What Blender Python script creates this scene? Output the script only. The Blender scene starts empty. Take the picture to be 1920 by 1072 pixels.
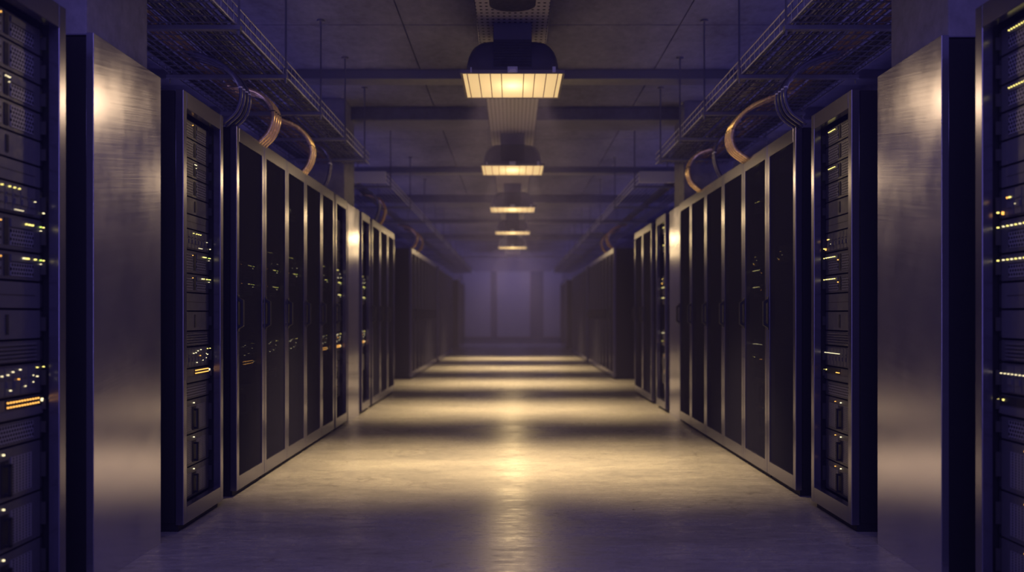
import bpy, math, random
from mathutils import Vector
random.seed(4)
PI = math.pi
C = bpy.context.scene.collection
sc = bpy.context.scene

# ------------------------------------------------------------------ camera
F = 1662.0                      # focal length in pixels of a 1920 px frame
CAMZ = 1.09
cam_d = bpy.data.cameras.new('camera')
cam = bpy.data.objects.new('camera', cam_d); C.objects.link(cam)
cam.location = (0, 0, CAMZ); cam.rotation_euler = (PI/2, 0, 0)
cam_d.sensor_width = 36.0; cam_d.lens = 36.0*F/1920.0
cam_d.shift_y = (590-536)/1920.0; cam_d.shift_x = -1/1920.0
cam_d.clip_start = 0.05; cam_d.clip_end = 100
cam_d.dof.use_dof = True; cam_d.dof.focus_distance = 4.6
cam_d.dof.aperture_fstop = (cam_d.lens/1000.0)/0.022
sc.camera = cam

# ------------------------------------------------------------------ exposure and world
vs = sc.view_settings
vs.view_transform = 'Standard'; vs.look = 'None'; vs.gamma = 1.0; vs.exposure = 0.0
vs.use_curve_mapping = False
sc.cycles.use_denoising = True
sc.cycles.max_bounces = 8; sc.cycles.diffuse_bounces = 4; sc.cycles.glossy_bounces = 3
sc.cycles.transparent_max_bounces = 12; sc.cycles.volume_bounces = 0
sc.cycles.sample_clamp_indirect = 3.0
w = bpy.data.worlds.new('world'); sc.world = w; w.use_nodes = True
w.node_tree.nodes['Background'].inputs[0].default_value = (0.16, 0.12, 0.42, 1)
w.node_tree.nodes['Background'].inputs[1].default_value = 0.25
HAZE = 0.0075
vo = w.node_tree.nodes.new('ShaderNodeVolumeScatter')      # thin haze filling the place
vo.inputs['Color'].default_value = (0.50, 0.46, 1, 1); vo.inputs['Density'].default_value = HAZE; vo.inputs['Anisotropy'].default_value = 0.3
w.node_tree.links.new(vo.outputs[0], w.node_tree.nodes['World Output'].inputs['Volume'])

VIOLET = (0.38, 0.295, 1.0)
WARM = (1.0, 0.70, 0.345)
def area(name, loc, rot, sx, sy, power, col, spread=180):
    l = bpy.data.lights.new(name, 'AREA'); l.shape = 'RECTANGLE'; l.size = sx; l.size_y = sy
    l.energy = power; l.color = col; l.spread = math.radians(spread)
    o = bpy.data.objects.new(name, l); C.objects.link(o); o.location = loc; o.rotation_euler = rot
    return o
area('violet_fill_behind_camera', (0, -2.3, 1.7), (PI/2, 0, 0), 5.0, 3.0, 85, VIOLET)  # added ambient fill, not a source the room has
area('violet_ceiling_fill', (0, 0.6, 3.27), (0, 0, 0), 2.4, 4.4, 80, VIOLET)     # added violet fill overhead, out of view; no real fixture
for s in (-1, 1):   # added fill in the aisles behind the racks, no fixtures; brightens the ceiling
    area('violet_aisle_fill', (s*3.1, 17.5, 2.15), (PI, -s*math.radians(48), 0), 0.3, 32, 80, VIOLET, 130)
area('violet_end_fill', (0, 31.4, 3.1), (math.radians(42), 0, 0), 3.0, 0.3, 30, (0.40, 0.33, 1.0))  # added fill to brighten the end wall, no fixture there
LAMP_POWER = 35.0
BULB_POWER = 20.0
LENS_EMIT = 5.2

# ------------------------------------------------------------------ materials
def newmat(name):
    m = bpy.data.materials.new(name); m.use_nodes = True
    nt = m.node_tree; b = nt.nodes['Principled BSDF']
    return m, nt, b
def N(nt, t, **kw):
    n = nt.nodes.new(t)
    for k, v in kw.items(): setattr(n, k, v)
    return n
def math_n(nt, op, a, b=None, clamp=False):
    n = nt.nodes.new('ShaderNodeMath'); n.operation = op; n.use_clamp = clamp
    for i, x in enumerate((a, b)):
        if x is None: continue
        if isinstance(x, (int, float)): n.inputs[i].default_value = x
        else: nt.links.new(x, n.inputs[i])
    return n.outputs[0]
def coords(nt, scale=(1, 1, 1), kind='Object'):
    tc = N(nt, 'ShaderNodeTexCoord'); mp = N(nt, 'ShaderNodeMapping')
    mp.inputs['Scale'].default_value = scale
    nt.links.new(tc.outputs[kind], mp.inputs[0]); return mp.outputs[0]
def noise(nt, vec, scale, detail=4, rough=0.6):
    n = N(nt, 'ShaderNodeTexNoise'); n.inputs['Scale'].default_value = scale
    n.inputs['Detail'].default_value = detail; n.inputs['Roughness'].default_value = rough
    nt.links.new(vec, n.inputs['Vector']); return n.outputs['Fac']
def ramp(nt, fac, stops):
    r = N(nt, 'ShaderNodeValToRGB'); e = r.color_ramp.elements
    while len(e) < len(stops): e.new(0.5)
    for el, (p, c) in zip(e, stops): el.position = p; el.color = (*c, 1) if len(c) == 3 else c
    nt.links.new(fac, r.inputs[0]); return r.outputs[0]
def g(v): return (v, v, v)
def bump(nt, b, h, strength, dist=0.01):
    n = N(nt, 'ShaderNodeBump'); n.inputs['Strength'].default_value = strength; n.inputs['Distance'].default_value = dist
    nt.links.new(h, n.inputs['Height']); nt.links.new(n.outputs[0], b.inputs['Normal'])
def setp(b, base=None, metal=0, rough=0.5, spec=None):
    if base: b.inputs['Base Color'].default_value = (*base, 1)
    b.inputs['Metallic'].default_value = metal; b.inputs['Roughness'].default_value = rough
    if spec is not None: b.inputs['Specular IOR Level'].default_value = spec

def concrete(name, base, rough=0.85, stretch=(1, 1, 1), contrast=0.35, sheen=False):
    m, nt, b = newmat(name); v = coords(nt, stretch)
    n1 = noise(nt, v, 1.1, 6, 0.65); n2 = noise(nt, v, 14, 5, 0.7)
    mix = math_n(nt, 'ADD', math_n(nt, 'MULTIPLY', n1, 0.65), math_n(nt, 'MULTIPLY', n2, 0.35))
    lo = tuple(c*(1-contrast) for c in base); hi = tuple(min(1, c*(1+contrast)) for c in base)
    nt.links.new(ramp(nt, mix, [(0.32, lo), (0.68, hi)]), b.inputs['Base Color'])
    setp(b, None, 0, rough); bump(nt, b, n2, 0.25)
    return m
M = {}
M['ceiling'] = concrete('concrete_ceiling', (0.125, 0.125, 0.19), 0.85, (1, 0.6, 1), 0.6)
M['wall'] = concrete('concrete_wall', (0.16, 0.155, 0.20), 0.9)
M['beam'] = concrete('concrete_beam', (0.115, 0.115, 0.165), 0.85)
M['shaft'] = concrete('rough_concrete', (0.17, 0.165, 0.21), 0.9, (1, 1, 1), 0.5)

# polished concrete floor: fine cross-aisle trowel marks, mottling, specks
m, nt, b = newmat('polished_concrete_floor'); v = coords(nt)
n1 = noise(nt, coords(nt, (0.5, 1.3, 1)), 2.2, 8, 0.7)
n2 = noise(nt, coords(nt, (1.2, 4.5, 1)), 6.5, 7, 0.72)
n3 = noise(nt, v, 24, 4, 0.7)
mx = math_n(nt, 'ADD', math_n(nt, 'ADD', math_n(nt, 'MULTIPLY', n1, 0.42), math_n(nt, 'MULTIPLY', n2, 0.38)), math_n(nt, 'MULTIPLY', n3, 0.2))
colr = ramp(nt, mx, [(0.38, (0.13, 0.128, 0.14)), (0.50, (0.27, 0.26, 0.26)), (0.62, (0.42, 0.405, 0.385))])
sp = ramp(nt, noise(nt, v, 11, 2, 0.5), [(0.20, g(0.25)), (0.25, g(1.0))])
mm = N(nt, 'ShaderNodeMix', data_type='RGBA', blend_type='MULTIPLY'); mm.inputs[0].default_value = 1
nt.links.new(colr, mm.inputs[6]); nt.links.new(sp, mm.inputs[7]); nt.links.new(mm.outputs[2], b.inputs['Base Color'])
nt.links.new(ramp(nt, mx, [(0.38, g(0.42)), (0.60, g(0.20))]), b.inputs['Roughness'])
b.inputs['Specular IOR Level'].default_value = 0.6
vor = N(nt, 'ShaderNodeTexVoronoi', feature='DISTANCE_TO_EDGE'); vor.inputs['Scale'].default_value = 1.0
wv = N(nt, 'ShaderNodeMapping'); wv.inputs['Scale'].default_value = (1.3, 5.0, 1)
wn = N(nt, 'ShaderNodeTexNoise'); wn.inputs['Scale'].default_value = 3.0; wn.inputs['Detail'].default_value = 5
nt.links.new(v, wn.inputs['Vector'])
va = N(nt, 'ShaderNodeVectorMath', operation='ADD'); nt.links.new(v, va.inputs[0]); nt.links.new(wn.outputs['Color'], va.inputs[1])
nt.links.new(va.outputs[0], wv.inputs[0]); nt.links.new(wv.outputs[0], vor.inputs['Vector'])
patch = ramp(nt, noise(nt, v, 1.7, 3, 0.6), [(0.50, g(0.0)), (0.60, g(1.0))])
crack = math_n(nt, 'MULTIPLY', math_n(nt, 'LESS_THAN', vor.outputs['Distance'], 0.018), patch)
m2 = N(nt, 'ShaderNodeMix', data_type='RGBA', blend_type='MULTIPLY'); nt.links.new(math_n(nt, 'MULTIPLY', crack, 0.45), m2.inputs[0])
nt.links.new(mm.outputs[2], m2.inputs[6]); m2.inputs[7].default_value = (0.3, 0.28, 0.28, 1); nt.links.new(m2.outputs[2], b.inputs['Base Color'])
bump(nt, b, mx, 0.22, 0.006)
M['floor'] = m

def metal(name, base, rough, metallic=0.9, nscale=None, namp=0.08, spec=None):
    m, nt, b = newmat(name); setp(b, base, metallic, rough, spec)
    n = noise(nt, coords(nt, nscale or (8, 8, 8)), 3, 4)
    if namp: nt.links.new(ramp(nt, n, [(0.3, g(max(0.02, rough-namp))), (0.7, g(min(1, rough+namp)))]), b.inputs['Roughness'])
    return m
# brushed stainless cladding: diagonal hairlines that spread highlights sideways
m, nt, b = newmat('brushed_steel')
tc = N(nt, 'ShaderNodeTexCoord'); mp = N(nt, 'ShaderNodeMapping'); mp.inputs['Rotation'].default_value = (math.radians(-9), 0, 0)
nt.links.new(tc.outputs['Object'], mp.inputs[0])
mp2 = N(nt, 'ShaderNodeMapping'); mp2.inputs['Scale'].default_value = (1, 1.1, 130); nt.links.new(mp.outputs[0], mp2.inputs[0])
hair = noise(nt, mp2.outputs[0], 2.0, 5, 0.75)
cloud = noise(nt, coords(nt, (1, 2, 1.2)), 2.4, 4, 0.6)
nt.links.new(ramp(nt, math_n(nt, 'ADD', math_n(nt, 'MULTIPLY', hair, 0.5), math_n(nt, 'MULTIPLY', cloud, 0.5)), [(0.35, g(0.14)), (0.65, g(0.25))]), b.inputs['Roughness'])
nt.links.new(ramp(nt, math_n(nt, 'ADD', math_n(nt, 'MULTIPLY', hair, 0.4), math_n(nt, 'MULTIPLY', cloud, 0.6)), [(0.3, (0.46, 0.45, 0.63)), (0.7, (0.54, 0.53, 0.71))]), b.inputs['Base Color'])
b.inputs['Metallic'].default_value = 0.90
bump(nt, b, hair, 0.012, 0.001)
M['steel'] = m
M['frame'] = metal('grey_door_frame', (0.165, 0.16, 0.245), 0.22, 0.85, None, 0)
M['black'] = metal('black_powder_coat_and_shade', (0.006, 0.006, 0.008), 0.6, 0.0, spec=0.2)  # rack coating; also the painted shade on the columns' near sides
M['handle'] = metal('black_handle', (0.006, 0.006, 0.008), 0.5, 0.0)
M['bezel'] = metal('server_bezel', (0.07, 0.07, 0.085), 0.45, 0.3)
M['chassis'] = metal('server_chassis', (0.02, 0.02, 0.025), 0.6, 0.2)
M['plate'] = metal('server_plate', (0.09, 0.09, 0.11), 0.5, 0.3)
M['dark_door'] = metal('dark_door_sheet', (0.016, 0.016, 0.034), 0.9, 0.0, spec=0.06)
M['slot'] = metal('slot_black', (0.004, 0.004, 0.005), 0.7, 0.0)
M['wire'] = metal('shaded_galvanised_wire', (0.15, 0.15, 0.18), 0.35, 0.5)  # darker copy of the tray wire, shade put into its colour
M['wire_lit'] = metal('lit_wire', (0.50, 0.50, 0.58), 0.38, 0.55)  # lighter copy of the same wire, light put into its colour
M['bracket'] = metal('dark_bracket', (0.15, 0.15, 0.19), 0.5, 0.5)
M['endcap'] = metal('pale_zinc', (0.5, 0.5, 0.52), 0.5, 0.3)
M['housing'] = metal('lamp_housing', (0.06, 0.06, 0.085), 0.5, 0.2)
M['lampdark'] = metal('lamp_dark', (0.010, 0.010, 0.014), 0.6, 0.1)
M['rim'] = metal('lamp_rim', (0.16, 0.14, 0.12), 0.5, 0.3)
M['cable_black'] = metal('black_cable', (0.018, 0.018, 0.026), 0.33, 0.0)
M['cable_violet'] = metal('dark_violet_cable', (0.08, 0.075, 0.13), 0.3, 0.0)
M['cable_gold'] = metal('amber_cable', (0.95, 0.68, 0.32), 0.24, 0.45)
M['cable_brown'] = metal('brown_cable', (0.26, 0.15, 0.07), 0.4, 0.0)
M['tie'] = metal('cable_tie', (0.02, 0.015, 0.012), 0.5, 0.0)
M['tie_pale'] = metal('pale_cable_tie', (0.75, 0.75, 0.8), 0.3, 0.0)
M['panel'] = metal('painted_panel', (0.26, 0.25, 0.30), 0.55, 0.1)
M['recess'] = metal('dark_recess', (0.09, 0.085, 0.13), 0.7, 0.0)

def dots(nt, vec, ax_a, ax_b, pa, pb, r, offset=0.5):
    """1 inside round holes of pitch pa x pb along two axes, alternate rows shifted"""
    sep = N(nt, 'ShaderNodeSeparateXYZ'); nt.links.new(vec, sep.inputs[0])
    A = math_n(nt, 'DIVIDE', sep.outputs[ax_a], pa); B = math_n(nt, 'DIVIDE', sep.outputs[ax_b], pb)
    row = math_n(nt, 'FLOOR', B)
    par = math_n(nt, 'MULTIPLY', math_n(nt, 'FRACT', math_n(nt, 'MULTIPLY', row, 0.5)), 2*offset)
    fa = math_n(nt, 'SUBTRACT', math_n(nt, 'FRACT', math_n(nt, 'ADD', A, par)), 0.5)
    fb = math_n(nt, 'SUBTRACT', math_n(nt, 'FRACT', B), 0.5)
    da = math_n(nt, 'MULTIPLY', fa, pa/min(pa, pb)); db = math_n(nt, 'MULTIPLY', fb, pb/min(pa, pb))
    d2 = math_n(nt, 'ADD', math_n(nt, 'MULTIPLY', da, da), math_n(nt, 'MULTIPLY', db, db))
    return math_n(nt, 'LESS_THAN', d2, r*r)
def obj_vec(nt): return N(nt, 'ShaderNodeTexCoord').outputs['Object']
def holed(name, base, ax_a, ax_b, pa, pb, r, rough=0.5, metallic=0.3, offset=0.5, transparent=False, hole=(0.002, 0.002, 0.003), spec=None):
    m, nt, b = newmat(name); setp(b, base, metallic, rough, spec)
    h = dots(nt, obj_vec(nt), ax_a, ax_b, pa, pb, r, offset)
    if transparent:
        t = N(nt, 'ShaderNodeBsdfTransparent'); mx = N(nt, 'ShaderNodeMixShader')
        nt.links.new(h, mx.inputs[0]); nt.links.new(b.outputs[0], mx.inputs[1]); nt.links.new(t.outputs[0], mx.inputs[2])
        nt.links.new(mx.outputs[0], nt.nodes['Material Output'].inputs[0])
    else:
        c = N(nt, 'ShaderNodeMix', data_type='RGBA'); nt.links.new(h, c.inputs[0])
        c.inputs[6].default_value = (*base, 1); c.inputs[7].default_value = (*hole, 1)
        nt.links.new(c.outputs[2], b.inputs['Base Color'])
        nt.links.new(math_n(nt, 'MULTIPLY', math_n(nt, 'SUBTRACT', 1.0, h), 0.5), b.inputs['Specular IOR Level'])
    return m
M['mesh'] = holed('perforated_door_sheet', (0.016, 0.016, 0.036), 1, 2, 0.0090, 0.0078, 0.36, 0.9, 0.0, transparent=True, spec=0.06)
M['vent'] = holed('honeycomb_vent', (0.21, 0.21, 0.26), 1, 2, 0.0160, 0.0140, 0.40, 0.45, 0.3)
M['grille'] = holed('slotted_vent', (0.17, 0.17, 0.21), 1, 2, 0.020, 0.0095, 0.36, 0.45, 0.3, offset=0)
M['channel'] = holed('perforated_channel', (0.40, 0.38, 0.40), 0, 1, 0.0385, 0.065, 0.27, 0.5, 0.3, offset=0)

def emit(name, col, st):
    m, nt, b = newmat(name); setp(b, (0.02, 0.02, 0.02), 0, 0.4)
    b.inputs['Emission Color'].default_value = (*col, 1); b.inputs['Emission Strength'].default_value = st
    return m
M['led_y'] = emit('yellow_light', (1.0, 0.83, 0.22), 1.9)
M['led_g'] = emit('green_light', (0.75, 1.0, 0.16), 1.5)
M['led_a'] = emit('amber_light', (1.0, 0.46, 0.09), 1.9)
M['led_w'] = emit('warm_white_light', (1.0, 0.85, 0.5), 1.7)

# lamp diffuser: prismatic glass lit by the bulb above its centre
m, nt, b = newmat('lit_prismatic_diffuser'); setp(b, (0.5, 0.45, 0.35), 0, 0.4)
ov = obj_vec(nt); sep = N(nt, 'ShaderNodeSeparateXYZ'); nt.links.new(ov, sep.inputs[0])
x, y = sep.outputs[0], sep.outputs[1]
r2 = math_n(nt, 'ADD', math_n(nt, 'MULTIPLY', x, x), math_n(nt, 'MULTIPLY', math_n(nt, 'MULTIPLY', y, y), 0.5))
core = math_n(nt, 'DIVIDE', 0.006, math_n(nt, 'ADD', r2, 0.006))
ribs = math_n(nt, 'ADD', 0.86, math_n(nt, 'MULTIPLY', math_n(nt, 'SINE', math_n(nt, 'MULTIPLY', y, 2*PI/0.045)), 0.14))
tot = math_n(nt, 'MULTIPLY', math_n(nt, 'ADD', 0.26, core), ribs)
b.inputs['Emission Color'].default_value = (1.0, 0.66, 0.28, 1)
nt.links.new(math_n(nt, 'MULTIPLY', tot, LENS_EMIT*0.5), b.inputs['Emission Strength'])
M['lens'] = m

# ------------------------------------------------------------------ mesh helpers
class MB:
    def __init__(s): s.v = []; s.f = []
    def box(s, x0, x1, y0, y1, z0, z1):
        if x0 > x1: x0, x1 = x1, x0
        if y0 > y1: y0, y1 = y1, y0
        if z0 > z1: z0, z1 = z1, z0
        n = len(s.v)
        s.v += [(x0,y0,z0),(x1,y0,z0),(x1,y1,z0),(x0,y1,z0),(x0,y0,z1),(x1,y0,z1),(x1,y1,z1),(x0,y1,z1)]
        s.f += [tuple(n+i for i in q) for q in ((0,3,2,1),(4,5,6,7),(0,1,5,4),(1,2,6,5),(2,3,7,6),(3,0,4,7))]
        return s
    def tube(s, pts, r, seg=8):
        pts = [Vector(p) for p in pts]; rings = []
        up = Vector((0, 0, 1))
        prev = None
        for i, p in enumerate(pts):
            t = (pts[min(i+1, len(pts)-1)] - pts[max(i-1, 0)]).normalized()
            if prev is None:
                a = t.cross(up)
                if a.length < 1e-3: a = t.cross(Vector((1, 0, 0)))
                a.normalize()
            else:
                a = (prev - t*prev.dot(t)).normalized()
            prev = a; bb = t.cross(a)
            n = len(s.v)
            for k in range(seg):
                an = 2*PI*(k+0.5)/seg; q = p + a*(math.cos(an)*r) + bb*(math.sin(an)*r); s.v.append(tuple(q))
            rings.append(n)
        for a0, b0 in zip(rings, rings[1:]):
            for k in range(seg):
                s.f.append((a0+k, a0+(k+1) % seg, b0+(k+1) % seg, b0+k))
        s.f.append(tuple(rings[0]+k for k in reversed(range(seg)))); s.f.append(tuple(rings[-1]+k for k in range(seg)))
        return s
    def prism(s, poly, axis, a0, a1):      # polygon in the other two axes, extruded along axis
        n = len(s.v); k = len(poly)
        for a in (a0, a1):
            for (p, q) in poly:
                s.v.append({'x': (a, p, q), 'y': (p, a, q), 'z': (p, q, a)}[axis])
        s.f.append(tuple(n+i for i in range(k))); s.f.append(tuple(n+k+i for i in reversed(range(k))))
        for i in range(k): s.f.append((n+i, n+k+i, n+k+(i+1) % k, n+(i+1) % k))
        return s
    def mesh(s, name, mat, smooth=False):
        me = bpy.data.meshes.new(name); me.from_pydata(s.v, [], s.f); me.materials.append(mat)
        import bmesh
        bm = bmesh.new(); bm.from_mesh(me); bmesh.ops.recalc_face_normals(bm, faces=bm.faces[:]); bm.to_mesh(me); bm.free()
        if smooth:
            for p in me.polygons: p.use_smooth = True
        me.update(); return me
    def build(s, name, mat, parent=None, bevel=0, smooth=False, label=None):
        o = bpy.data.objects.new(name, s.mesh(name, mat, smooth)); C.objects.link(o)
        if parent: o.parent = parent
        if bevel:
            bv = o.modifiers.new('bevel', 'BEVEL'); bv.width = bevel; bv.segments = 2; bv.limit_method = 'ANGLE'
        if label: o['label'] = label
        return o
def thing(name, label, cat, loc=(0, 0, 0), group=None):
    o = bpy.data.objects.new(name, None); C.objects.link(o); o.empty_display_size = 0.1
    o.location = loc; o['label'] = label; o['category'] = cat
    n = len(label.split()); assert 4 <= n <= 16, (n, label)
    if group: o['group'] = group
    return o
def struct(name, mb, mat, bevel=0, label=None):
    o = mb.build(name, mat, None, bevel); o['kind'] = 'structure'
    if label: o['label'] = label
    return o
ORD = ['first', 'second', 'third', 'fourth', 'fifth', 'sixth', 'seventh', 'eighth', 'ninth', 'tenth', 'eleventh', 'twelfth',
       'thirteenth', 'fourteenth', 'fifteenth', 'sixteenth', 'seventeenth', 'eighteenth']

# ------------------------------------------------------------------ the room
ZC = 3.29; Y0, Y1 = -2.5, 34.0; XW = 3.4
struct('floor', MB().box(-XW-0.2, XW+0.2, Y0, Y1+0.2, -0.1, 0), M['floor'])
# ceiling slabs with open joints between the cast panels
cmb = MB()
jx = [-XW-0.2, -0.83, 1.27, XW+0.2]; jy = [Y0, 2.35, 6.73, 11.11, 15.49, 19.87, 24.25, 28.63, Y1+0.2]
for i in range(3):
    for j in range(8):
        cmb.box(jx[i]+0.005, jx[i+1]-0.005, jy[j]+0.006, jy[j+1]-0.006, ZC, ZC+0.1)
cmb.box(-XW-0.2, XW+0.2, Y0, Y1+0.2, ZC+0.04, ZC+0.14)
struct('ceiling', cmb, M['ceiling'])
for s, nm in ((-1, 'left'), (1, 'right')):
    struct('wall_'+nm, MB().box(s*XW, s*(XW+0.2), Y0, Y1, 0, ZC), M['wall'])
struct('wall_back', MB().box(-XW-0.2, XW+0.2, Y1, Y1+0.2, 0, ZC), M['wall'])
struct('baseboard_back', MB().box(-XW, XW, Y1-0.03, Y1, 0, 0.22), M['recess'])
# far wall: pale full-height panels either side of dark strips
fx = lambda px: (px-961)*Y1/F
k = 0
for a, b_ in ((868, 920), (932, 994), (1019, 1054)):
    struct('trim_%d' % k, MB().box(fx(a), fx(b_), Y1-0.06, Y1, 0.24, 2.75), M['panel'], 0.004, 'pale wall panel'); k += 1
for a, b_ in ((921, 931), (995, 1018)):
    struct('trim_%d' % k, MB().box(fx(a), fx(b_), Y1-0.02, Y1, 0.24, 2.75), M['recess'], 0, 'dark recessed strip'); k += 1
# beams: a deep concrete one on each column pair, slim ones between
for y0, y1, zb in ((3.75, 4.25, 3.15), (9.38, 9.92, 3.15), (16.3, 16.9, 3.15), (24.2, 24.8, 3.15)):
    struct('trim_%d' % k, MB().box(-XW, XW, y0, y1, zb, ZC), M['beam'], 0.008, 'concrete ceiling beam'); k += 1
for y0, y1 in ((7.95, 8.17), (13.2, 13.42), (20.4, 20.6)):
    struct('trim_%d' % k, MB().box(-XW, XW, y0, y1, 3.205, ZC), M['bracket'], 0.004, 'slim dark ceiling joist'); k += 1

# ------------------------------------------------------------------ clad columns
def column(s, x, y0, y1, where):
    side = 'left' if s < 0 else 'right'
    r = thing('clad_column', 'concrete column wrapped in brushed steel, %s' % where, 'column', (s*(x+0.25), (y0+y1)/2, 0), 'steel clad columns along the aisle')
    hy = (y1-y0)/2; ix = -s*0.25     # local x of the aisle face
    MB().box(ix+s*0.045, s*0.30, -hy+0.035, hy-0.045, 0, ZC).build('concrete_shaft', M['shaft'], r, 0.006)
    MB().box(ix, ix+s*0.004, -hy, hy, 0.0, 2.22).box(ix, ix+s*0.03, -hy, -hy+0.004, 0, 2.22).box(ix, ix+s*0.40, hy-0.004, hy, 0, 2.22)\
        .build('steel_cladding', M['steel'], r, 0.0015)
    MB().box(ix+s*0.008, ix+s*0.5, -hy+0.006, -hy+0.03, 0, 2.215).build('shaded_side', M['black'], r, 0.002, label='near side with shade painted black')  # near side of the cladding, its darkness painted as black
    MB().box(ix+s*0.004, ix+s*0.5, -hy+0.006, hy-0.006, 2.205, 2.218).build('top_trim', M['steel'], r)
XL, XR = 1.65, 1.70
column(-1, 1.678, 3.55, 4.23, 'foreground left')
column(1, 1.733, 3.58, 4.21, 'foreground right')
column(-1, 1.665, 8.98, 9.62, 'second on the left, beyond the mesh door racks')
column(1, 1.722, 9.10, 9.72, 'second on the right, beyond the mesh door racks')

# ------------------------------------------------------------------ servers
EDGES = [2.125, 2.025, 1.92, 1.82, 1.717, 1.625, 1.546, 1.435, 1.31, 1.208, 1.11, 1.003, .92, .805, .726, .64, .455, .285, .115]
KIND = ['hexled', 'hex', 'hexled', 'hex', 'blank', 'plate', 'drives', 'cluster', 'cluster', 'plate', 'blank', 'louvre', 'drives', 'switch', 'vent', 'big', 'big', 'big']
DESC = {'hexled': 'black vented server with paired lights', 'hex': 'black server with honeycomb grille', 'blank': 'plain black unit with dark slot',
        'plate': 'smooth black blanking unit', 'drives': 'black drive shelf with scattered lights', 'cluster': 'vented server with bright light cluster',
        'louvre': 'black louvred unit', 'switch': 'black switch with amber lights', 'vent': 'low black vented unit', 'big': 'tall black server with vented front'}
NAME = {'hexled': 'rack_server', 'hex': 'rack_server', 'blank': 'rack_server', 'plate': 'blanking_panel', 'drives': 'drive_shelf',
        'cluster': 'rack_server', 'louvre': 'vent_unit', 'switch': 'network_switch', 'vent': 'vent_unit', 'big': 'tower_server'}
CAT = {'blanking_panel': 'panel', 'drive_shelf': 'drive shelf', 'vent_unit': 'vent unit', 'network_switch': 'network switch', 'rack_server': 'server', 'tower_server': 'server'}
LEDMESH = {}
def led_mesh(kind, s, w=0.006, h=0.006):
    w *= 0.62; h *= 0.66
    key = (kind, s, w, h)
    if key not in LEDMESH:
        LEDMESH[key] = MB().prism([(-w/2, -h/4), (-w/4, -h/2), (w/4, -h/2), (w/2, -h/4), (w/2, h/4), (w/4, h/2), (-w/4, h/2), (-w/2, h/4)], 'x', -s*0.004, s*0.003).mesh('status_light', M[kind])
    return LEDMESH[key]
def make_server(i, s):
    """unit i (0 = top) for side s: returns (kind, [(name, mesh, bevel)], [(mesh, y, z)]); local: y 0 = rack centre, x 0 = front face"""
    kd = KIND[i]; h = EDGES[i]-EDGES[i+1]-0.008
    a = -s                                   # toward the aisle
    Y = lambda yl: yl-0.31
    parts = []; leds = []
    P = lambda n, mb, mat, bv=0: parts.append((n, mb.mesh(n, M[mat]), bv))
    P('chassis', MB().box(s*0.004, s*0.55, -0.225, 0.225, 0, h), 'chassis')
    fb = MB().box(a*0.006, s*0.006, -0.245, 0.245, 0, h)
    P('front_bezel', fb, 'plate' if kd in ('blank', 'plate') else 'bezel', 0.002)
    for q in (-1, 1):
        e = MB().box(a*0.002, s*0.004, q*0.245, q*0.268, 0.004, h-0.004)
        if kd not in ('plate', 'louvre'): e.box(a*0.022, a*0.002, q*0.252, q*0.258, h*0.25, h*0.75) 
        P('mounting_ear', e, 'chassis', 0.001)
    X0, X1 = a*0.0062, a*0.0085
    def L(k, yl, z, w=0.007, hh=0.007): leds.append((led_mesh(k, s, w, hh), Y(yl), z))
    if kd in ('hex', 'hexled', 'cluster'):
        top = h*0.90 if kd == 'hex' else h*0.60
        v = 'vent' if kd != 'hex' or i == 1 else 'vent'
        P('vent_panel', MB().box(X0, X1, Y(.365), Y(.505), h*0.12, top), 'vent')
        P('vent_panel', MB().box(X0, X1, Y(.09), Y(.305), h*0.12, h*0.88), 'vent')
        P('slot', MB().box(X0, X1, Y(.325), Y(.350), h*0.12, h*0.9), 'slot')
        if kd != 'hex':
            P('upper_panel', MB().box(X0, a*0.010, Y(.365), Y(.505), h*0.66, h*0.90), 'plate', 0.001)
    elif kd == 'blank':
        P('slot', MB().box(X0, X1, Y(.335), Y(.352), h*0.15, h*0.85), 'slot')
    elif kd == 'plate':
        P('panel_seam', MB().box(X0, a*0.007, Y(.10), Y(.52), h*0.48, h*0.51), 'slot')
    elif kd == 'louvre':
        lv = MB()
        for q in range(5): lv.box(X0, a*0.013, Y(.08), Y(.52), h*(0.08+q*0.18), h*(0.08+q*0.18)+h*0.09)
        P('louvre', lv, 'plate')
    elif kd == 'vent':
        P('vent_panel', MB().box(X0, X1, Y(.10), Y(.505), h*0.12, h*0.88), 'vent')
    elif kd == 'drives':
        for q in range(9):
            y0 = .085+q*0.048
            d = MB().box(X0, a*0.012, Y(y0), Y(y0+0.042), h*0.06, h*0.94)
            d.box(a*0.012, a*0.016, Y(y0+0.006), Y(y0+0.036), h*0.30, h*0.50).box(a*0.012, a*0.016, Y(y0+0.006), Y(y0+0.036), h*0.60, h*0.64)
            P('drive_bay', d, 'plate', 0.001)
    elif kd == 'switch':
        P('port_strip', MB().box(X0, X1, Y(.335), Y(.572), h*0.52, h*0.96), 'slot')
        P('face_plate', MB().box(X0, X1, Y(.07), Y(.57), h*0.05, h*0.42), 'plate')
    elif kd == 'big':
        P('vent_panel', MB().box(X0, X1, Y(.365), Y(.495), h*0.10, h*0.82), 'grille' if s else 'vent')
        P('vent_panel', MB().box(X0, X1, Y(.09), Y(.285), h*0.10, h*0.82), 'grille')
        P('handle', MB().box(X0, a*0.03, Y(.325), Y(.337), h*0.10, h*0.16).box(X0, a*0.03, Y(.325), Y(.337), h*0.66, h*0.72).box(a*0.022, a*0.03, Y(.325), Y(.337), h*0.10, h*0.72), 'slot', 0.002)
        P('slot', MB().box(X0, X1, Y(.305), Y(.350), h*0.08, h*0.78), 'slot')
        leds.append((led_mesh('led_w', s, 0.009, 0.009), Y(.318), h*0.90))
        if s > 0: leds.append((led_mesh('led_a', s, 0.006, 0.006), Y(.40), h*0.90))
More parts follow.
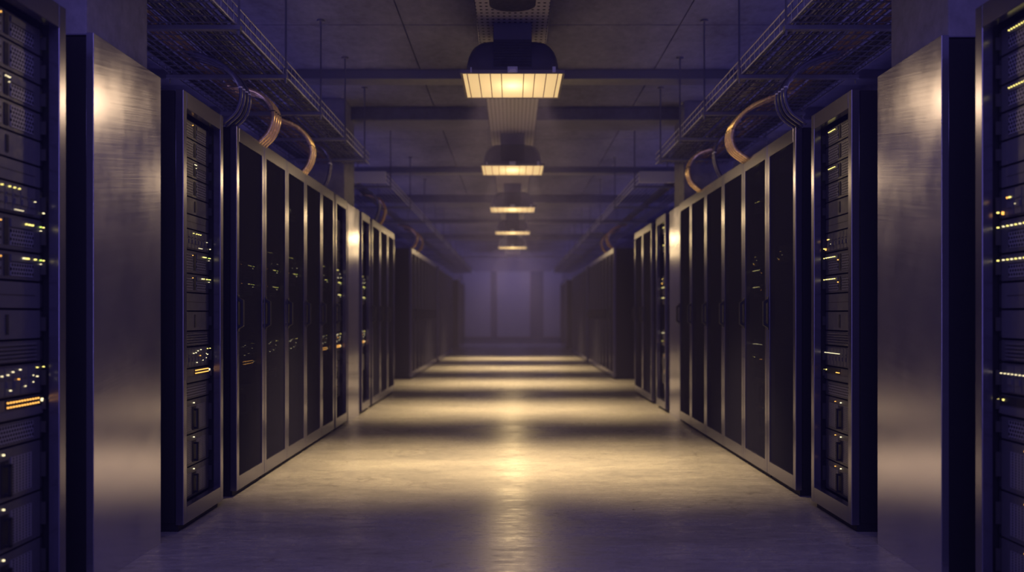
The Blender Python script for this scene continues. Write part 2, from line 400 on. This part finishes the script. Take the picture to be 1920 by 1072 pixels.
    # lights; the raised face parts end at 1.6 cm, so lights ride on small lenses
    def R(k, yl, z, w=0.007, hh=0.007, lift=0.0085): leds.append((led_mesh(k, s, w, hh), Y(yl), z, lift))
    if kd == 'hexled':
        R('led_y', .572, h*0.72); R('led_g', .572, h*0.34, 0.008, 0.009)
        if s > 0:
            for q in range(7): R('led_y', .40+q*0.016, h*0.80, 0.006, 0.006, 0.010)
        elif i == 0: R('led_a', .30, h*0.8)
        else:
            for q in range(3): R('led_w', .33+q*0.012, h*0.8, 0.005, 0.005)
            R('led_w', .35, h*0.62, 0.004, 0.004)
    if kd == 'drives' and i == 6:
        if s < 0:
            for q, yl in enumerate((.30, .345, .375, .405)): R('led_y', yl, h*0.84, 0.008, 0.006, 0.014)
            for q, yl in enumerate((.38, .395, .41, .425)): R('led_w', yl, h*0.12, 0.004, 0.003, 0.014)
            R('led_y', .572, h*0.72, 0.008, 0.010); R('led_w', .572, h*0.20); R('led_w', .505, h*0.52, 0.004, 0.004, 0.014)
        else:
            R('led_a', .50, h*0.66, 0.010, 0.009, 0.014); R('led_y', .485, h*0.66, 0.010, 0.009, 0.014); R('led_a', .53, h*0.16, 0.010, 0.018, 0.014)
            R('led_y', .572, h*0.22, 0.010, 0.009); R('led_w', .45, h*0.4, 0.004, 0.004, 0.014)
    if kd == 'cluster':
        z = h*0.80
        if s < 0:
            for yl, kk, ww in ((.452, 'led_y', .006), (.472, 'led_y', .012), (.492, 'led_y', .009)) if i == 7 else ((.435, 'led_w', .004), (.45, 'led_y', .011), (.464, 'led_y', .009), (.51, 'led_y', .011)):
                R(kk, yl, z, ww, 0.008, 0.012)
            R('led_g', .553, z); R('led_y', .572, z, 0.005, 0.006); R('led_w', .553, z-0.014, 0.004, 0.004); R('led_w', .572, z-0.014, 0.004, 0.004)
            R('led_a', .30, z, 0.006, 0.006)
        else:
            for q in range(6): R('led_w' if q % 2 else 'led_y', .40+q*0.026, z, 0.007, 0.007, 0.012)
            R('led_y', .572, z, 0.008, 0.008); R('led_g', .572, z-0.014, 0.007, 0.006); R('led_a', .36, z-0.02, 0.005, 0.008)
    if kd == 'drives' and i == 12:
        if s < 0:
            for yl, zz, kk in ((.30, .70, 'led_w'), (.335, .72, 'led_w'), (.365, .80, 'led_w'), (.40, .55, 'led_a'), (.41, .85, 'led_w'), (.44, .30, 'led_w'), (.49, .62, 'led_w'),
                               (.49, .40, 'led_w'), (.53, .86, 'led_y'), (.53, .56, 'led_w'), (.572, .86, 'led_y'), (.572, .42, 'led_w'), (.35, .22, 'led_w')):
                R(kk, yl, h*zz, 0.006 if kk != 'led_w' else 0.005, 0.006, 0.014 if yl < .51 else 0.0085)
        else:
            for q in range(11): R('led_w', .33+q*0.0235, h*0.66, 0.005, 0.005, 0.014)
    if kd == 'switch':
        if s < 0:
            for q in range(12):
                for zz in (.85, .63): R('led_a', .343+q*0.0175, h*zz, 0.009, 0.008)
            R('led_w', .560, h*0.74, 0.016, 0.018)
        else:
            R('led_y', .568, h*0.70, 0.009, 0.014); R('led_y', .535, h*0.76, 0.009, 0.010)
            for q in range(4): R('led_a', .34+q*0.014, h*0.66, 0.008, 0.007)
    return kd, parts, leds
PROTO = {}
def place_server(i, s, loc, label, group):
    if (i, s) not in PROTO: PROTO[(i, s)] = make_server(i, s)
    kd, parts, leds = PROTO[(i, s)]
    r = thing(NAME[kd], label, CAT[NAME[kd]], loc, group)
    for n, me, bv in parts:
        o = bpy.data.objects.new(n, me); C.objects.link(o); o.parent = r
    for l in leds:
        me, y, z = l[:3]; lift = l[3] if len(l) > 3 else 0.0085
        o = bpy.data.objects.new('status_light', me); C.objects.link(o); o.parent = r
        o.location = (-s*(lift+0.001), y, z)
    return r

# ------------------------------------------------------------------ racks
RH = 2.22
def rack(s, xf, y0, y1, kind, label, group, servers=(), short=None, handle=None, depth=1.0):
    """s side, xf aisle distance of the door face, kind open / mesh / plain"""
    yc = (y0+y1)/2; hw = (y1-y0)/2 - 0.004
    r = thing('server_rack', label, 'server rack', (s*xf, yc, 0), group)
    t = 0.02
    c = MB()
    c.box(s*0.045, s*depth, -hw, -hw+t, 0.045, RH-0.005).box(s*0.045, s*depth, hw-t, hw, 0.045, RH-0.005)
    c.box(s*0.045, s*depth, -hw+t, hw-t, RH-0.03, RH-0.005).box(s*0.045, s*depth, -hw+t, hw-t, 0.045, 0.07)
    c.box(s*(depth-t), s*depth, -hw+t, hw-t, 0.07, RH-0.03)
    c.box(s*0.30, s*0.315, -hw-0.001, -hw+0.002, 0.06, RH-0.02)
    c.build('cabinet', M['black'], r, 0.002)
    MB().box(s*0.03, s*(depth-0.02), -hw+0.01, hw-0.01, 0, 0.045).build('plinth', M['black'], r)
    st, rl = (0.03, 0.085) if kind == 'plain' else (0.048, 0.085)
    d = MB()
    d.box(0, s*0.04, -hw, -hw+st, 0.035, RH).box(0, s*0.04, hw-st, hw, 0.035, RH)
    d.box(0, s*0.04, -hw+st, hw-st, RH-rl, RH).box(0, s*0.04, -hw+st, hw-st, 0.035, 0.035+rl)
    door = d.build('door', M['frame'], r, 0.0025)
    if kind != 'open':
        MB().box(s*0.008, s*0.012, -hw+st-0.002, hw-st+0.002, 0.118, RH-rl+0.002).build('door_panel', M['mesh'] if kind == 'mesh' else M['dark_door'], door)
    if handle is not None:
        a = -s; hy = handle*(hw-0.022)
        hm = MB().prism([(a*0.0, 1.00), (a*0.036, 1.022), (a*0.036, 1.178), (a*0.0, 1.20), (a*0.0, 1.175), (a*0.018, 1.165), (a*0.018, 1.035), (a*0.0, 1.025)], 'y', hy-0.013, hy+0.013)
        hm.box(0, a*0.006, hy-0.018, hy+0.018, 0.99, 1.21)
        hm.build('handle', M['handle'], door, 0.003, label='black door handle')
    if kind == 'open':
        for q in (-1, 1):
            MB().box(s*0.074, s*0.10, q*(hw-t), q*(hw-t-0.035), 0.08, RH-0.04).build('mounting_rail', M['black'], r)
    n = 0
    for i in servers:
        z = EDGES[i+1]+0.004
        if kind == 'open': lab = '%s, %s from top of %s' % (DESC[KIND[i]], ORD[n], short)
        else: lab = 'dark server with tiny lights, %s from top behind %s' % (ORD[n], short)
        place_server(i, s, (s*(xf+0.07), yc, z), lab, 'units in the %s' % short); n += 1
    return r
ALL = range(18)
# near open racks at the picture's edges
rack(-1, XL, 2.66, 3.28, 'open', 'open black server rack cropped by the left edge of the photo', 'open racks', ALL, 'rack at left edge')
rack(1, XR+.01, 2.66, 3.28, 'open', 'open black server rack cropped by the right edge of the photo', 'open racks', ALL, 'rack at right edge')
rack(-1, XL, 4.44, 5.06, 'open', 'open black server rack just past the left foreground column', 'open racks', ALL, 'rack past left column')
rack(1, XR, 4.44, 5.05, 'open', 'open black server rack just past the right foreground column', 'open racks', ALL, 'rack past right column')
# mesh door banks, edges taken from the perspective spacing
LE = [5.30, 5.895, 6.485, 7.067, 7.66, 8.205]; LS = [(7, 8, 12, 13, 15), (0, 6, 7, 8, 12, 14), (2, 6, 7, 12), (), (2, 3, 6, 7, 12, 13)]
for k in range(5):
    rack(-1, XL, LE[k], LE[k+1], 'mesh', 'mesh door server rack, %s of five in the near left bank' % ORD[k], 'near left mesh door racks', LS[k], '%s left mesh door' % ORD[k], -1)
rack(-1, XL, 8.27, 8.86, 'open', 'narrow looking open rack just before the second left column', 'open racks', (1, 2, 3, 4, 5, 6, 7, 8, 9, 10, 11, 12, 13, 14, 15, 16), 'rack before second left column', -1)
RE = [5.32, 5.92, 6.53, 7.16, 7.81, 8.46, 9.04]; RS = [(0, 6), (0, 2, 6, 7, 8, 12, 13, 14, 15, 16, 17), (), (), (), ()]
for k in range(6):
    rack(1, XR, RE[k], RE[k+1], 'mesh', 'mesh door server rack, %s of six in the near right bank' % ORD[k], 'near right mesh door racks', RS[k], '%s right mesh door' % ORD[k], 1)
# beyond the second columns
rack(-1, XL, 9.70, 10.28, 'open', 'open rack just beyond the second left column', 'open racks', (0, 2, 6, 7, 8, 12, 13, 15), 'rack beyond second left column')
rack(1, XR, 9.86, 10.50, 'open', 'open rack just beyond the second right column', 'open racks', (0, 2, 6, 7, 8, 12, 13, 15, 16), 'rack beyond second right column')
for k, (a, b_) in enumerate(((10.42, 11.06), (11.06, 11.72), (11.72, 12.38))):
    rack(-1, XL, a, b_, 'mesh', 'blurred mesh door rack, %s of three past the second left column' % ORD[k], 'middle left mesh door racks', handle=-1)
for k, (a, b_) in enumerate(((10.85, 11.60), (11.60, 12.35))):
    rack(1, XR, a, b_, 'mesh', 'blurred mesh door rack, %s of two past the second right column' % ORD[k], 'middle right mesh door racks', handle=1)
# far banks
for s, side, xf in ((-1, 'left', 1.70), (1, 'right', 1.70)):
    for y0, n, w_, bank in ((14.95, 8, 0.60, 'third'), (20.4, 8, 0.60, 'fourth'), (28.6, 5, 0.60, 'farthest')):
        for k in range(n):
            rack(s, xf, y0+k*w_, y0+(k+1)*w_, 'plain' , 'far dark server rack, %s from camera in the %s %s bank' % (ORD[k], bank, side), 'far %s racks' % side, handle=(1 if s > 0 else -1) if bank == 'third' else None)

# ------------------------------------------------------------------ cable trays
def tray(s, y0, y1, label, xin=1.45, wd=0.70, zb=2.61, pitch=0.10, rods=(), cap=False, span=1.0):
    r = thing('cable_tray', label, 'cable tray', (s*(xin+wd/2), (y0+y1)/2, zb), 'wire cable trays under the ceiling')
    hy = (y1-y0)/2; hx = wd/2; rr = 0.0037
    mb = MB()
    n = 14
    for k in range(n+1): mb.tube([(-hx+wd*k/n, -hy, 0), (-hx+wd*k/n, hy, 0)], rr, 4)
    for q in (-1, 1):
        mb.tube([(q*hx, -hy, 0.05), (q*hx, hy, 0.05)], rr, 4)
    k = 0
    while k*pitch <= 2*hy:
        y = -hy+k*pitch
        mb.tube([(-hx, y, 0.10), (-hx, y, -0.003), (hx, y, -0.003), (hx, y, 0.10)], rr, 4); k += 1
    mb.build('wire_basket', M['wire'], r)
    sr = MB()
    for q in (-1, 1):
        for z in (0.0, 0.05, 0.10): sr.tube([(q*(hx+0.004), -hy, z), (q*(hx+0.004), hy, z)], 0.0045, 6)
        k = 0
        while k*pitch <= 2*hy:
            sr.tube([(q*(hx+0.002), -hy+k*pitch, 0.0), (q*(hx+0.002), -hy+k*pitch, 0.10)], 0.0034, 4); k += 1
    sr.build('side_rail', M['wire_lit'], r, label='galvanised side wires painted as lit')  # side wires in the lighter copy, so they look lit
    yy = (y0+y1)/2
    for yr in rods:
        y = yr-yy
        MB().box(-hx-0.03, hx+0.03, y-0.02, y+0.02, -0.032, -0.007).build('support_bar', M['bracket'], r, 0.003)
        for q in (-1, 1):
            MB().tube([(q*(hx+0.018), y, -0.06), (q*(hx+0.018), y, ZC-zb)], 0.0065, 6).tube([(q*(hx+0.018), y, ZC-zb-0.012), (q*(hx+0.018), y, ZC-zb)], 0.03, 8)\
                .build('hanger_rod', M['bracket'], r)
    if cap:
        MB().box(-hx-0.02, hx+0.02, -hy-0.05, -hy-0.02, -0.03, 0.10).build('end_plate', M['endcap'], r, 0.004, label='pale zinc end plate')
    return r
rodsA = [3.64, 4.64, 5.60, 6.62, 7.58, 8.58]
tray(-1, 2.6, 8.95, 'near wire basket cable tray hanging above the left racks', rods=rodsA)
tray(1, 2.6, 8.95, 'near wire basket cable tray hanging above the right racks', rods=rodsA)
tray(-1, 10.05, 32.5, 'far blurred wire cable tray with pale end plate, left side', pitch=0.14, rods=[10.4+2*k for k in range(11)], cap=True)
tray(1, 10.05, 32.5, 'far blurred wire cable tray with pale end plate, right side', pitch=0.14, rods=[10.4+2*k for k in range(11)], cap=True)

# cables lying in the trays
def laid(s, y0, y1, xs, mats, label, rad=0.009, zb=2.61):
    xm = sum(xs)/len(xs)
    r = thing('cable_bundle', label, 'cables', (s*xm, (y0+y1)/2, zb), 'cables lying in the trays')
    rng = random.Random(len(label)*7+int(xs[0]*100))
    for j, x in enumerate(xs):
        ph = rng.random()*6; lay = j % 2
        pts = []
        nn = int((y1-y0)/0.25)
        for q in range(nn+1):
            y = y0+(y1-y0)*q/nn
            pts.append((s*(x-xm)+0.008*math.sin(y*1.7+ph), y-(y0+y1)/2, rad+0.004+lay*0.012+0.003*math.sin(y*2.3+ph)))
        MB().tube(pts, rad, 6).build('cable', M[mats[j % len(mats)]], r, 0, True)
    return r
for s, nm in ((-1, 'left'), (1, 'right')):
    laid(s, 2.6, 8.9, [1.84+0.019*k for k in range(8)], ['cable_brown', 'cable_gold', 'cable_brown', 'cable_violet'], 'amber and brown cables lying along the near %s tray' % nm)
    laid(s, 2.6, 8.9, [1.47+0.0195*k for k in range(18)], ['cable_black', 'cable_black', 'cable_violet', 'cable_black'], 'dark cables along the aisle side of the near %s tray' % nm)
    laid(s, 2.6, 8.9, [2.00+0.019*k for k in range(8)], ['cable_black', 'cable_violet'], 'dark cables along the outer side of the near %s tray' % nm)
    laid(s, 10.1, 30, [1.80+0.022*k for k in range(6)], ['cable_black', 'cable_brown'], 'dark cables lying along the far %s tray' % nm)

# bundles dropping from tray to rack tops
def bez(P, n=22):
    out = []; m = len(P)
    # Catmull-Rom through the control points
    Q = [2*Vector(P[0])-Vector(P[1])] + [Vector(p) for p in P] + [2*Vector(P[-1])-Vector(P[-2])]
    for i in range(1, m):
        for k in range(n//(m-1)+1):
            t = k/(n//(m-1)+1); a, b_, c, d = Q[i-1], Q[i], Q[i+1], Q[i+2]
            out.append(0.5*((2*b_)+(c-a)*t+(2*a-5*b_+4*c-d)*t*t+(3*b_-a-3*c+d)*t**3))
    out.append(Vector(P[-1])); return out
def drop(s, xend, yend, xs, ys, label, mats, count, rad=0.011, width=0.12, bulge=1.60, tie='tie', zend=None):
    zt = 2.615; zend = zend or RH-0.01
    r = thing('cable_bundle', label, 'cables', (s*xend, yend, zend), 'cable bundles dropping onto the rack tops')
    centre = [(xs+0.10, ys, zt+0.015), (xs-0.02, ys+(yend-ys)*0.2, zt-0.012), ((xs+bulge)/2-0.04, ys+(yend-ys)*0.6, zt-0.075), (bulge, ys+(yend-ys)*0.92, (zt+zend)/2+0.01), (bulge+0.02, yend, zend+0.085), (xend, yend, zend)]
    for j in range(count):
        u = (j/(count-1)-0.5) if count > 1 else 0
        lay = (j % 2)*rad*1.1
        pts = []
        for (x, y, z) in centre:
            pts.append((s*(x+lay-xend), y-yend+u*width, z-zend+lay*0.3))
        MB().tube(bez(pts), rad, 8).build('cable', M[mats[j % len(mats)]], r, 0, True)
    x, y, z = centre[3]
    tm = MB()
    for j in range(count):
        u = (j/(count-1)-0.5) if count > 1 else 0; lay = (j % 2)*rad*1.1
        cx, cy, cz = s*(x+lay-xend), y-yend+u*width, z-zend+lay*0.3
        tm.tube([(cx, cy-0.0001, cz-0.004), (cx, cy, cz+0.004)], rad*1.16, 8)
    tm.build('cable_tie', M[tie], r)
    return r
BK = ['cable_violet', 'cable_black', 'cable_violet']; GD = ['cable_gold', 'cable_brown', 'cable_gold', 'cable_gold']
drop(-1, 1.70, 5.30, 1.84, 5.24, 'thick dark cable bundle curving down by the first left mesh door', BK, 8, 0.010, 0.20, 1.595, 'tie_pale')
drop(-1, 1.66, 5.86, 1.82, 6.02, 'amber cable bundle curving onto the first left mesh racks', GD, 7, 0.012, 0.15, 1.565)
drop(-1, 1.66, 7.06, 1.81, 6.88, 'amber cable bundle curving onto the third left mesh rack', GD, 6, 0.012, 0.14, 1.585)
drop(-1, 1.66, 7.82, 1.78, 7.85, 'thin dark cable bundle dropping to the fifth left mesh rack', BK, 3, 0.008, 0.05, 1.605, 'tie_pale')
drop(-1, 1.67, 11.15, 1.82, 11.3, 'blurred amber cable bundle beyond the second left column', ['cable_brown', 'cable_gold'], 4, 0.013, 0.09, 1.60)
drop(-1, 1.67, 10.75, 1.82, 10.7, 'blurred dark cable bundle beyond the second left column', BK, 4, 0.012, 0.08, 1.61)
drop(-1, 1.72, 15.1, 1.85, 15.2, 'blurred brown cable bundle at the third left bank, nearer one', ['cable_brown', 'cable_gold'], 4, 0.014, 0.10, 1.62)
drop(-1, 1.72, 16.0, 1.85, 16.0, 'blurred brown cable bundle at the third left bank, farther one', ['cable_brown', 'cable_gold'], 4, 0.014, 0.10, 1.62)
drop(1, 1.72, 5.28, 1.86, 5.20, 'thick dark cable bundle curving down by the first right mesh door', BK, 7, 0.010, 0.17, 1.60, 'tie_pale')
drop(1, 1.70, 6.45, 1.82, 6.15, 'amber cable bundle curving onto the second right mesh rack', GD, 7, 0.012, 0.15, 1.575)
drop(1, 1.70, 8.05, 1.82, 8.2, 'amber cable bundle curving onto the fifth right mesh rack', GD, 6, 0.011, 0.12, 1.59)
drop(1, 1.72, 7.30, 1.84, 7.35, 'thin dark cable bundle dropping to the fourth right mesh rack', BK, 3, 0.009, 0.05, 1.66, 'tie_pale')
drop(1, 1.72, 15.2, 1.85, 15.2, 'blurred brown cable bundle at the third right bank, nearer one', ['cable_brown', 'cable_gold'], 5, 0.014, 0.12, 1.62)
drop(1, 1.72, 16.2, 1.85, 16.2, 'blurred brown cable bundle at the third right bank, farther one', ['cable_brown', 'cable_gold'], 4, 0.014, 0.10, 1.62)

# ------------------------------------------------------------------ perforated spine and lamps
sp = thing('ceiling_channel', 'long perforated metal channel running down the ceiling above the lamps', 'channel', (0, 16, 3.14))
MB().box(-0.25, 0.25, -13.8, 14.0, 0, 0.004).build('perforated_plate', M['channel'], sp)
for q in (-1, 1):
    MB().box(q*0.25, q*0.246, -13.8, 14.0, -0.02, 0.05).build('flange', M['frame'], sp)
pl = [( -0.15, -13.4), (0.15, -13.4)] + [(0.15*math.cos(a), -10.25+0.12*math.sin(a)) for a in [PI*k/12 for k in range(13)]]
MB().prism(pl, 'z', -0.045, -0.002).build('dark_plate', M['lampdark'], sp, 0.003, label='dark rounded plate')  # dark slab with a rounded end, below the channel
for q in range(9):
    y = -12.9+q*3.2
    MB().box(-0.12, 0.12, y, y+0.03, 0.004, 0.151).build('hanger_bracket', M['bracket'], sp)

LZ = 2.76
def make_lamp(idx, y, label):
    r = thing('ceiling_lamp', label, 'lamp', (0, y, LZ), 'high bay lamps along the aisle')
    if idx == 0:
        me = {}
        lv = [(0.0, .338, .34), (0.03, .330, .33), (0.09, .325, .325), (0.14, .316, .315), (0.18, .300, .300), (0.215, .278, .28), (0.24, .250, .255), (0.255, .215, .22), (0.26, .17, .18)]
        mb = MB(); seg = 40; rings = []
        for z, hx, hy in lv:
            n = len(mb.v)
            for k in range(seg):
                a = 2*PI*(k+.5)/seg; ca, sa = math.cos(a), math.sin(a); e = 0.35
                mb.v.append((hx*math.copysign(abs(ca)**e, ca), hy*math.copysign(abs(sa)**e, sa), z))
            rings.append(n)
        for a0, b0 in zip(rings, rings[1:]):
            for k in range(seg): mb.f.append((a0+k, a0+(k+1) % seg, b0+(k+1) % seg, b0+k))
        mb.f.append(tuple(rings[-1]+k for k in range(seg)))
        me['housing'] = mb.mesh('housing', M['housing'], True)
        me['ballast_box'] = MB().box(-.135, .135, -.25, .16, .24, .38).mesh('ballast_box', M['housing'])
        gr = MB().box(-.132, .132, -.338, -.25, .05, .235)
        for q in range(9): gr.box(-.13, .13, -.345, -.25, .06+q*.019, .07+q*.019)
        me['vent_grille'] = gr.mesh('vent_grille', M['lampdark'])
        rim = MB()
        rim.box(-.36, .36, -.36, -.345, -.006, .018).box(-.36, .36, .345, .36, -.006, .018).box(-.36, -.345, -.345, .345, -.006, .018).box(.345, .36, -.345, .345, -.006, .018)
        me['lens_rim'] = rim.mesh('lens_rim', M['rim'])
        me['diffuser'] = MB().box(-.345, .345, -.345, .345, .0, .006).mesh('diffuser', M['lens'])
        rb = MB()
        for x in (-.315, -.235, -.155, -.078, .078, .155, .235, .315): rb.box(x-.003, x+.003, -.345, .345, -.004, -.0002)
        me['glass_rib'] = rb.mesh('glass_rib', M['rim'])
        me['latch'] = MB().box(-.035, .035, -.372, -.36, -.002, .040).box(-.026, .026, -.378, -.370, .01, .03).mesh('latch', M['endcap'])
        me['clip'] = MB().box(.275, .297, -.369, -.36, .0, .038).box(-.29, -.282, -.369, -.36, .0, .034).mesh('clip', M['endcap'])
        make_lamp.me = me
    for n in ('housing', 'ballast_box', 'vent_grille', 'lens_rim', 'diffuser', 'glass_rib', 'latch', 'clip'):
        o = bpy.data.objects.new(n, make_lamp.me[n]); C.objects.link(o); o.parent = r
        if n in ('ballast_box', 'latch'):
            bv = o.modifiers.new('bevel', 'BEVEL'); bv.width = 0.004; bv.segments = 2
    MB().tube([(0, -.05, .37), (0.004, -.06, .42), (0, -.05, .53)], 0.012, 8).build('power_cord', M['cable_black'], r, 0, True)
    for q in (-1, 1):      # the reflector throws two beams, one to each side of the aisle
        l = area('lamp_beam', (q*0.12, 0, -0.06), (0, -q*math.radians(13), 0), 0.24, 0.5, LAMP_POWER, WARM, 60)
        l.parent = r
    bl = bpy.data.lights.new('bulb_light', 'SPOT'); bl.energy = BULB_POWER; bl.color = WARM; bl.spot_size = math.radians(180); bl.spot_blend = 0.04; bl.shadow_soft_size = 0.10
    bo = bpy.data.objects.new('bulb_light', bl); C.objects.link(bo); bo.location = (0, 0, -0.11); bo.parent = r
for i, y in enumerate((6.47, 10.25, 14.1, 18.1, 22.1)):
    make_lamp(i, y, ['nearest and largest lit ceiling lamp hanging over the aisle', 'second nearest lit ceiling lamp over the aisle',
                     'third lit lamp over the aisle, middle one of five', 'fourth lit ceiling lamp, small and blurred', 'farthest lit ceiling lamp, smallest and most blurred'][i])
